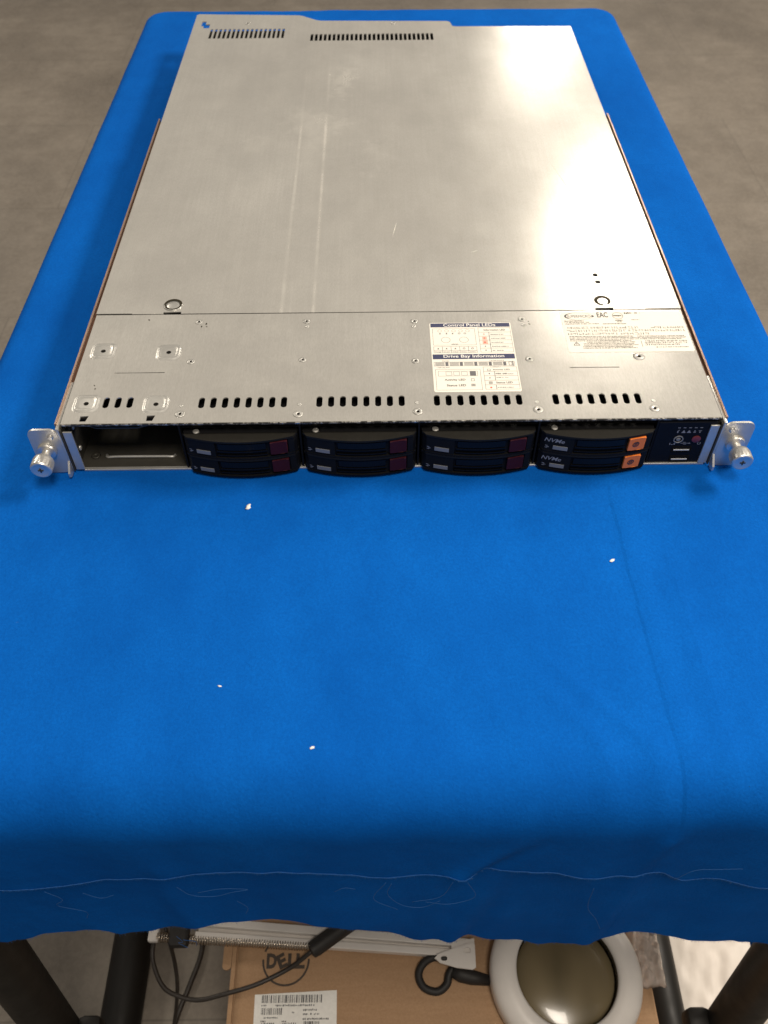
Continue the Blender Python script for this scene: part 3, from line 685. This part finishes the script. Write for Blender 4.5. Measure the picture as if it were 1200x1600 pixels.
bm = bmesh.new(); lathe(bm, [(3.3, 1.8), (2.6, 2.5), (1.4, 2.4), (1.0, 1.9)], (-207, 11.2, 0), n=20); obj('bay_floor_stud', bm, 'dark_steel', SV, True)
bm = bmesh.new(); box(bm, -216.6, -215.6, 4, 60, 2.5, 40)
obj('bay_side_plate', bm, 'dark_steel', SV)
for y, z in ((10, 31), (9, 12)):
    bm = bmesh.new(); lathe(bm, [(2.2, 0), (1.9, 1.0), (.8, 1.6), (0, 1.7)], (-215.4, y, z), 'X', 16); obj('bay_rivet', bm, 'steel', SV, True)

# ---- drive carriers
def yf(x): 
    e = max(0, abs(x)-35.2); return -5.2-6.6*(1-(x/38)**2)+e*e*.45
def slab(bm, x0, x1, inset, z0, z1, yb):
    n = max(3, int((x1-x0)/2.4)); xs = [x0+(x1-x0)*i/n for i in range(n+1)]
    prism(bm, [(x, yf(x)+inset) for x in xs]+[(x1, yb), (x0, yb)], z0, z1)
def carrier(nvme):
    bm = bmesh.new()
    slab(bm, -38, 38, 1.9, 1.4, 14.7, 70); slab(bm, -38, 38, 0, 0, 1.3, 70); slab(bm, -37.4, -16.5, .35, 1.35, 14.75, 20); slab(bm, 32, 37.4, .35, 1.35, 14.75, 20)
    parts = [('carrier_body', bm, 'black')]
    bm = bmesh.new(); slab(bm, -37.6, 37.6, 0, 14.8, 16.4, -3.4); parts.append(('carrier_top', bm, 'black_top'))
    bm = bmesh.new(); slab(bm, -14.5, 17.2, .5, 8.2, 13.6, 0); slab(bm, -15.5, 17.8, .25, 6.4, 7.3, 0); slab(bm, -15.5, 17.8, .7, 2.6, 3.3, 0); parts.append(('handle', bm, 'black_gloss'))
    bm = bmesh.new(); slab(bm, 20.0, 31.2, -.7, 3.2, 14.0, 0)
    for v_ in bm.verts:
        if v_.co.y < -2 and v_.co.x > 29: v_.co.y -= .8
    bmesh.ops.bevel(bm, geom=[e for e in bm.edges], offset=.35, segments=1, affect='EDGES')
    parts.append(('release_tab', bm, 'orange' if nvme else 'maroon'))
    bm = bmesh.new(); slab(bm, -29.5, -20, -.12, 3.3, 6.4, 0); parts.append(('light_window', bm, 'window'))
    bm = bmesh.new(); lathe(bm, [(2.2, 14.6), (2.1, 16.8), (1.2, 17.1), (0, 17.1)], (-29, -1.2, 0), n=16); parts.append(('carrier_screw', bm, 'nickel'))
    if nvme:
        bm = bmesh.new(); fr_ = 25.0
        for a0 in range(0, 360, 20):
            pass
        def onface(u, w): return Vector((u, yf(u)-1.0, w))
        prv = None
        for i in range(25):
            a = 2*math.pi*i/24; q = [bm.verts.new(onface(fr_+r*math.cos(a), 8.8+r*math.sin(a))) for r in (2.3, 1.7)]
            if prv: bm.faces.new((prv[0], q[0], q[1], prv[1]))
            prv = q
        for k_ in range(3):
            z = 7.7+k_*.95; bm.faces.new([bm.verts.new(onface(fr_+dx, z+dz)) for dx, dz in ((-1.2, 0), (1.2, 0), (1.2, .5), (-1.2, .5))])
        parts.append(('tab_emblem', bm, 'ink'))
    return parts
PROTO = {}
def place(col, row, nvme, lab):
    x = (BX[col]+BX[col+1])/2; loc = (x, 0, 19.6 if row else 2.8)
    if nvme not in PROTO:
        ps = carrier(nvme); body = obj(ps[0][0], ps[0][1], ps[0][2], SV, loc=loc); body.name = 'drive_carrier'
        PROTO[nvme] = (body, [obj(a, c, d, body, 40 if a == 'carrier_screw' else False) for a, c, d in ps[1:]])
        if nvme:
            PROTO[nvme][1].append(text('lettering', 'NVMe', -35.5, -22.5, 9.2, 12.6, 0, 'panel_ink', body, basis=lambda q: Vector((q.x, yf(q.x)+.25, q.y)), bold=.01, shear=.25))
        bm = bmesh.new()
        for k_, (a, c) in enumerate(((-34.5, 5.2), (-33.6, 4.2), (-34.5, 3.4))):
            bm.faces.new([bm.verts.new((u, yf(u)+.28, w)) for u, w in ((a, c), (a+1.6, c), (a+1.6, c+.5), (a, c+.5))])
        PROTO[nvme][1].append(obj('slot_number', bm, 'panel_ink', body)); o = body
    else:
        b0, ch = PROTO[nvme]; o = again(b0, SV, loc)
        for c in ch: again(c, o)
    o['label'] = lab
cn = ['first', 'second', 'third', 'right-hand']
for col in range(4):
    for row in (1, 0):
        nv = col == 3
        place(col, row, nv, ('upper' if row else 'lower')+(' black drive carrier marked NVMe with orange tab' if nv else ' black drive carrier with maroon tab in the %s filled column' % cn[col]))

# ---- control panel
CP = None
bm = bmesh.new(); box(bm, 177.2, 216.0, -1.2, 60, 2.4, 39.6, .3); CP = obj('control_panel', bm, 'panel', SV)
def fr_rect(bm, x0, x1, z0, z1, y): bm.faces.new([bm.verts.new(q) for q in ((x0, y, z0), (x1, y, z0), (x1, y, z1), (x0, y, z1))])
def disc_y(x, z, r, y0, y1, name, mat):
    bm = bmesh.new(); lathe(bm, [(0, y1), (r*.8, y1), (r, y1+.3), (r, y0)], (x, 0, z), 'Y', 24); return obj(name, bm, mat, CP, 40)
bm = bmesh.new(); lathe(bm, [(3.3, -1.2), (3.3, -1.7), (2.7, -1.8), (2.5, -1.3)], (193.2, 0, 24.2), 'Y', 28, False); obj('button_ring', bm, 'window', CP, 40)
disc_y(193.2, 24.2, 1.5, -1.2, -1.7, 'identify_button', 'window'); disc_y(205.2, 24.3, 3.0, -1.2, -2.0, 'power_button', 'power')
for x0, x1, z in ((192.2, 202.9, 14.6), (192.7, 203.6, 5.6)):
    bm = bmesh.new(); frame_pts = ((x0-1.4, x1+1.4, z-2.6, z+3.0)); box(bm, x0-1.4, x1+1.4, -1.5, -1.1, z-2.6, z+3.0); u_ = obj('usb_port', bm, 'void', CP)
    bm = bmesh.new(); box(bm, x0, x1, -1.95, -1.52, z-.6, z+.5, .1); obj('usb_tongue', bm, 'usb', u_)
bm = bmesh.new()
for x in (195, 198.6): bm.faces.new([bm.verts.new((x+dx, -1.35, 31.3+dz)) for dx, dz in ((-1.5, -1.1), (1.5, -1.1), (0, 1.5))])
fr_rect(bm, 190.7, 191.5, 30.3, 32.2, -1.35); fr_rect(bm, 191.2, 192, 32.4, 33, -1.35); fr_rect(bm, 201.6, 203.2, 30.4, 31.2, -1.35); fr_rect(bm, 202, 202.8, 31.4, 32.4, -1.35); fr_rect(bm, 205.6, 206.4, 30.2, 31.4, -1.35); fr_rect(bm, 204.9, 207.1, 31.8, 32.3, -1.35)
for k_ in range(5): fr_rect(bm, 190.4+3.7*k_, 192.2+3.7*k_, 34.6, 35.2, -1.35)
fr_rect(bm, 188.2, 188.7, 19.2, 21, -1.35); fr_rect(bm, 189.2, 190.6, 19.2, 19.7, -1.35); fr_rect(bm, 191, 192, 19.3, 20.8, -1.35)
fr_rect(bm, 195.6, 201.2, 20.3, 20.7, -1.35); bm.faces.new([bm.verts.new((x, -1.36, z)) for x, z in ((201.2, 19.8), (202.4, 20.5), (201.2, 21.2))]); fr_rect(bm, 197, 199, 21.2, 21.6, -1.35); fr_rect(bm, 197.6, 199.6, 19.4, 19.8, -1.35)
prv = None
for i in range(17):
    a = math.radians(110+320*i/16); q = [bm.verts.new((208.1+r*math.cos(a), -1.35, 20.4+r*math.sin(a))) for r in (1.2, .85)]
    if prv: bm.faces.new((prv[0], q[0], q[1], prv[1]))
    prv = q
tag(obj('panel_icons', bm, 'panel_ink', CP), kind='stuff')

# ------------------------------------------------------------------ under the table
# cardboard box
CB = empty('cardboard_box', (50, -100, FL), 'brown cardboard box printed DELL on the floor under the table', 'box')
bt = -550
bm = bmesh.new(); box(bm, -166, 265, -420, 60, FL+1, bt-4, 2); obj('box_body', bm, 'card', CB)
bm = bmesh.new(); prism(bm, [(-166.5, -421), (-161.8, -421), (-164.5, 60), (-168.6, 60)], bt-4, bt-.6); prism(bm, rrect(-177, -168, -190, -110, 4), bt-4, bt-1); obj('side_flap', bm, 'card', CB)
bm = bmesh.new()
nx_, ny_ = 40, 44; gv = []
for j in range(ny_+1):
    row = []
    for i in range(nx_+1):
        yy = -421+j*481/ny_; xl = -159.6-2.6*(yy+421)/481; xx = xl+i*(262-xl)/nx_; row.append(bm.verts.new((xx, yy, bt+.4*nz(xx, yy, .012, 70))))
    gv.append(row)
for j in range(ny_):
    for i in range(nx_): bm.faces.new((gv[j][i], gv[j][i+1], gv[j+1][i+1], gv[j+1][i]))
lid = obj('top_flap', bm, 'card', CB, True)
sm_ = lid.modifiers.new('s', 'SOLIDIFY'); sm_.thickness = .002; sm_.offset = 0
zl = bt+1.8
bm = bmesh.new()
ring2(bm, -111, -182, 24.6, 22.6, zl, 178, 362, 40); ring2(bm, -111, -182, 24.6, 22.6, zl, 20, 160, 40); obj('logo_ring', bm, 'box_ink', lid)
text('lettering', 'D', -131, -120.5, -190, -175.5, zl, 'box_ink', lid, bold=.05)
text('lettering', 'E', -120, -110.5, -191, -175, zl, 'box_ink', lid, bold=.05, basis=lambda q: Vector((-115+(q.x+115)*.86-(q.y+183)*.34, -182.8+(q.y+183)*.8+(q.x+115)*.42, q.z)))
text('lettering', 'LL', -109, -91.5, -190.4, -175.8, zl, 'box_ink', lid, bold=.05)
bm = bmesh.new(); lbz = bt+2.0
prism(bm, [(-140.5, -213.8), (-138, -330), (-56, -330), (-57.6, -210.6)], lbz-.3, lbz); sl = obj('shipping_label', bm, 'white_print', lid)
bm = bmesh.new(); zz = lbz+.12
def bars(x0, x1, y0, y1, dens=1):
    x = x0
    while x < x1:
        w = rnd.choice((.35, .5, .8, 1.2))*dens
        if x+w > x1: break
        rect(bm, x, x+w, y0, y1, zz); x += w+rnd.choice((.4, .6, .9, 1.3))*dens
bars(-133, -71, -221.5, -214.5); bars(-133, -112, -232, -226); bars(-132, -118, -252, -239); bars(-111, -97, -252, -239); bars(-90, -74, -246, -238)
scribble(bm, -133, -128, -224.6, -222.8, zz, .8, .8); scribble(bm, -119, -80, -224.8, -222.8, zz, .8, .9); scribble(bm, -130, -116, -235.5, -233.8, zz, .8, .8); scribble(bm, -133, -128, -238.6, -237, zz, .8, .8)
scribble(bm, -102, -100, -231, -229.4, zz, .9, .8); scribble(bm, -91, -76, -229, -227, zz, .8, .8); scribble(bm, -91, -86, -232.6, -230.8, zz, .8, .8); scribble(bm, -80, -75, -232.6, -230.8, zz, .8, .8); scribble(bm, -91, -65, -237, -235, zz, .8, .8)
scribble(bm, -112, -107, -238.6, -237, zz, .8, .8); lathe(bm, [(0, 0), (.8, 0), (.82, .01)], (-83, -231.6, zz), n=12)
tag(obj('barcode_print', bm, 'ink', sl), kind='stuff')
bm = bmesh.new(); prism(bm, [(-89, -241.5), (-89.5, -256), (-79.5, -256), (-79.2, -240.8)], lbz+.25, lbz+.4); obj('white_sticker', bm, 'label', sl)

# magnifier lamp lying on the box
ML = empty('magnifier_lamp', (170, -203, bt), 'white ring magnifier lamp lying on the cardboard box', 'lamp')
C_ = (173.5, -203, bt)
bm = bmesh.new(); lathe(bm, [(52, 3), (73, 3), (76, 8), (76, 22), (73.5, 29), (68, 33), (60, 34.5), (53, 33.5), (50.6, 31), (50.4, 27)], C_, n=72, cap=False); obj('lamp_ring', bm, 'white_metal', ML, 50)
bm = bmesh.new(); lathe(bm, [(50.3, 27.5), (50.2, 8), (52, 4)], C_, n=64, cap=False); obj('lens_rim', bm, 'lens_wall', ML, True)
bm = bmesh.new(); lathe(bm, [(50.0, 15)]+[(50*math.cos(a*math.pi/2/8), 15+6*math.sin(a*math.pi/2/8)) for a in range(1, 8)]+[(0, 21)], C_, n=64); obj('lens', bm, 'lens', ML, True)
# the spring arm
SA = empty('spring_arm', (-60, -175, bt), 'white lamp arm with a long coil spring lying on the cardboard box', 'lamp arm')
def bar_along(name, p0, p1, w, h, z, mat, par, bev=.8):
    d = Vector((p1[0]-p0[0], p1[1]-p0[1])); L = d.length; d.normalize(); nn = Vector((-d.y, d.x))
    bm = bmesh.new(); box(bm, 0, L, -w/2, w/2, z, z+h, bev)
    for v_ in bm.verts: v_.co = Vector((p0[0]+d.x*v_.co.x+nn.x*v_.co.y, p0[1]+d.y*v_.co.x+nn.y*v_.co.y, v_.co.z))
    return obj(name, bm, mat, par)
bar_along('channel_bar', (-206, -147), (80, -172), 8, 12, bt+6, 'white_metal', SA)
bar_along('channel_bar', (-206, -160), (80, -182), 7, 10, bt+6, 'white_metal', SA)
bar_along('channel_web', (-204, -153.5), (79, -177), 8, 3, bt+6.5, 'white_metal', SA, 0)
bm = bmesh.new(); pts = []; turns = 62; A, B_ = Vector((-246, -161, bt+12)), Vector((-80, -172, bt+12))
d = (B_-A).normalized(); s_ = d.cross(Vector((0, 0, 1))).normalized(); u_ = s_.cross(d)
for i in range(turns*8+1):
    a = 2*math.pi*i/8; q = A.lerp(B_, i/(turns*8)); pts.append(q+4.4*(math.cos(a)*s_+math.sin(a)*u_))
tube(bm, pts, .85, 5); obj('coil_spring', bm, 'spring', SA, True)
bm = bmesh.new(); box(bm, -255, -244, -166, -152, bt+8, bt+16, 2); obj('spring_anchor', bm, 'white_metal', SA)
bm = bmesh.new(); box(bm, -232, -212, -172, -138, bt+9, bt+22, 3); obj('pivot_block', bm, 'rubber', SA)
plate_pts = [(42, -187), (46, -183), (62, -178), (80, -173), (84, -175), (83.5, -196), (80, -198), (64, -196), (48, -191.5)]
plate('end_bracket', plate_pts, [rrect(48.5, 55, -189.5, -185, 2.1, 4), rrect(72, 79.5, -182.5, -177.5, 2.4, 4)], bt+20, bt+22, 'white_metal', SA)
bm = bmesh.new(); prism(bm, [(60, -180), (84, -184), (84, -168), (60, -172)], bt+8, bt+19.5); obj('bracket_block', bm, 'white_metal', SA)
bm = bmesh.new(); tube(bm, [(-38+dx*.01, -150, bt+28) for dx in (0,)]+[(-60, -164, bt+26), (-78, -175.5, bt+24), (-83, -178.5, bt+23.6), (-84.5, -179.4, bt+23.5)], lambda t: 8.6 if t < .6 else (8.0 if t < .9 else 4.5), 16); obj('grip_sleeve', bm, 'rubber', SA, 50)
# cords
def cord(label, pts, r, mat='cable', n=10):
    bm = bmesh.new(); tube(bm, spline(pts, n), r, 8); return tag(obj('cord', bm, mat, None, True), label, 'cord', 'dark cords under the table')
cord('dark cord sweeping across the cardboard box from the black grip', [(-83, -179, bt+22), (-106, -191, bt+8), (-139, -205, bt+5), (-171, -213, bt+3), (-197, -217, bt-2), (-218, -213.5, bt-2), (-236, -204, bt-1), (-249, -181, bt+2), (-250, -160, bt+4), (-246, -120, bt-4)], 2.3)
cord('dark cord hanging straight down beside the box from the coil spring', [(-241, -150, bt), (-240, -168, bt-60), (-248, -182, bt-130), (-258, -215, FL+8), (-262, -300, FL+4)], 2.2)
cord('dark cord slanting over the shaded floor next to the box', [(-238, -90, FL+4), (-236, -128, FL+5), (-246, -165, FL+5), (-258, -205, FL+4), (-272, -290, FL+4)], 3.2)
cord('black cord looped below the white bracket', [(70, -190, bt+10), (56, -186, bt+13), (42, -184, bt+12), (31, -189, bt+9), (26, -199, bt+6), (31, -210, bt+5), (44, -214, bt+5), (54, -208, bt+6), (57, -199, bt+8), (62, -194, bt+9), (72, -194, bt+9)], 3.9, 'rubber')
bm = bmesh.new(); tube(bm, [(60, -197, bt+9), (68, -199, bt+9), (80, -202, bt+8), (98, -205, bt+7)], lambda t: 5+3*math.sin(math.pi*min(1, t*1.1)), 12); tag(obj('cord_plug', bm, 'rubber', None, True), 'black rubber plug beside the magnifier ring', 'plug')
# crumpled wrap and foam
def crumple(name, cx, cy, z, sx_, sy_, h, seed, mat, label, cat, n=26, sc=.05):
    bm = bmesh.new(); g = []
    for j in range(n+1):
        row = []
        for i in range(n+1):
            u, w = i/n*2-1, j/n*2-1; x, y = cx+u*sx_*(1+.12*nz(w*9, 3, .3, seed)), cy+w*sy_*(1+.12*nz(u*9, 5, .3, seed))
            zz_ = z+h*(.5+.9*abs(nz(x, y, sc, seed))+.5*nz(x, y, sc*2.6, seed+3))*(1-max(abs(u), abs(w))**6)
            row.append(bm.verts.new((x, y, max(z, zz_))))
        g.append(row)
    for j in range(n):
        for i in range(n): bm.faces.new((g[j][i], g[j][i+1], g[j+1][i+1], g[j+1][i]))
    o = obj(name, bm, mat, None, True); sm = o.modifiers.new('s', 'SOLIDIFY'); sm.thickness = .0006; sm.offset = 1
    return tag(o, label, cat)
crumple('plastic_wrap', 262, -178, bt+2, 16, 34, 14, 5, 'wrap', 'crumpled clear plastic wrap beside the magnifier ring', 'plastic wrap', 26, .09)
crumple('foam_sheet', 425, -90, FL+1, 85, 130, 7, 9, 'foam', 'pale crinkled packing sheet on the floor by the right table leg', 'packing sheet', 40, .03)
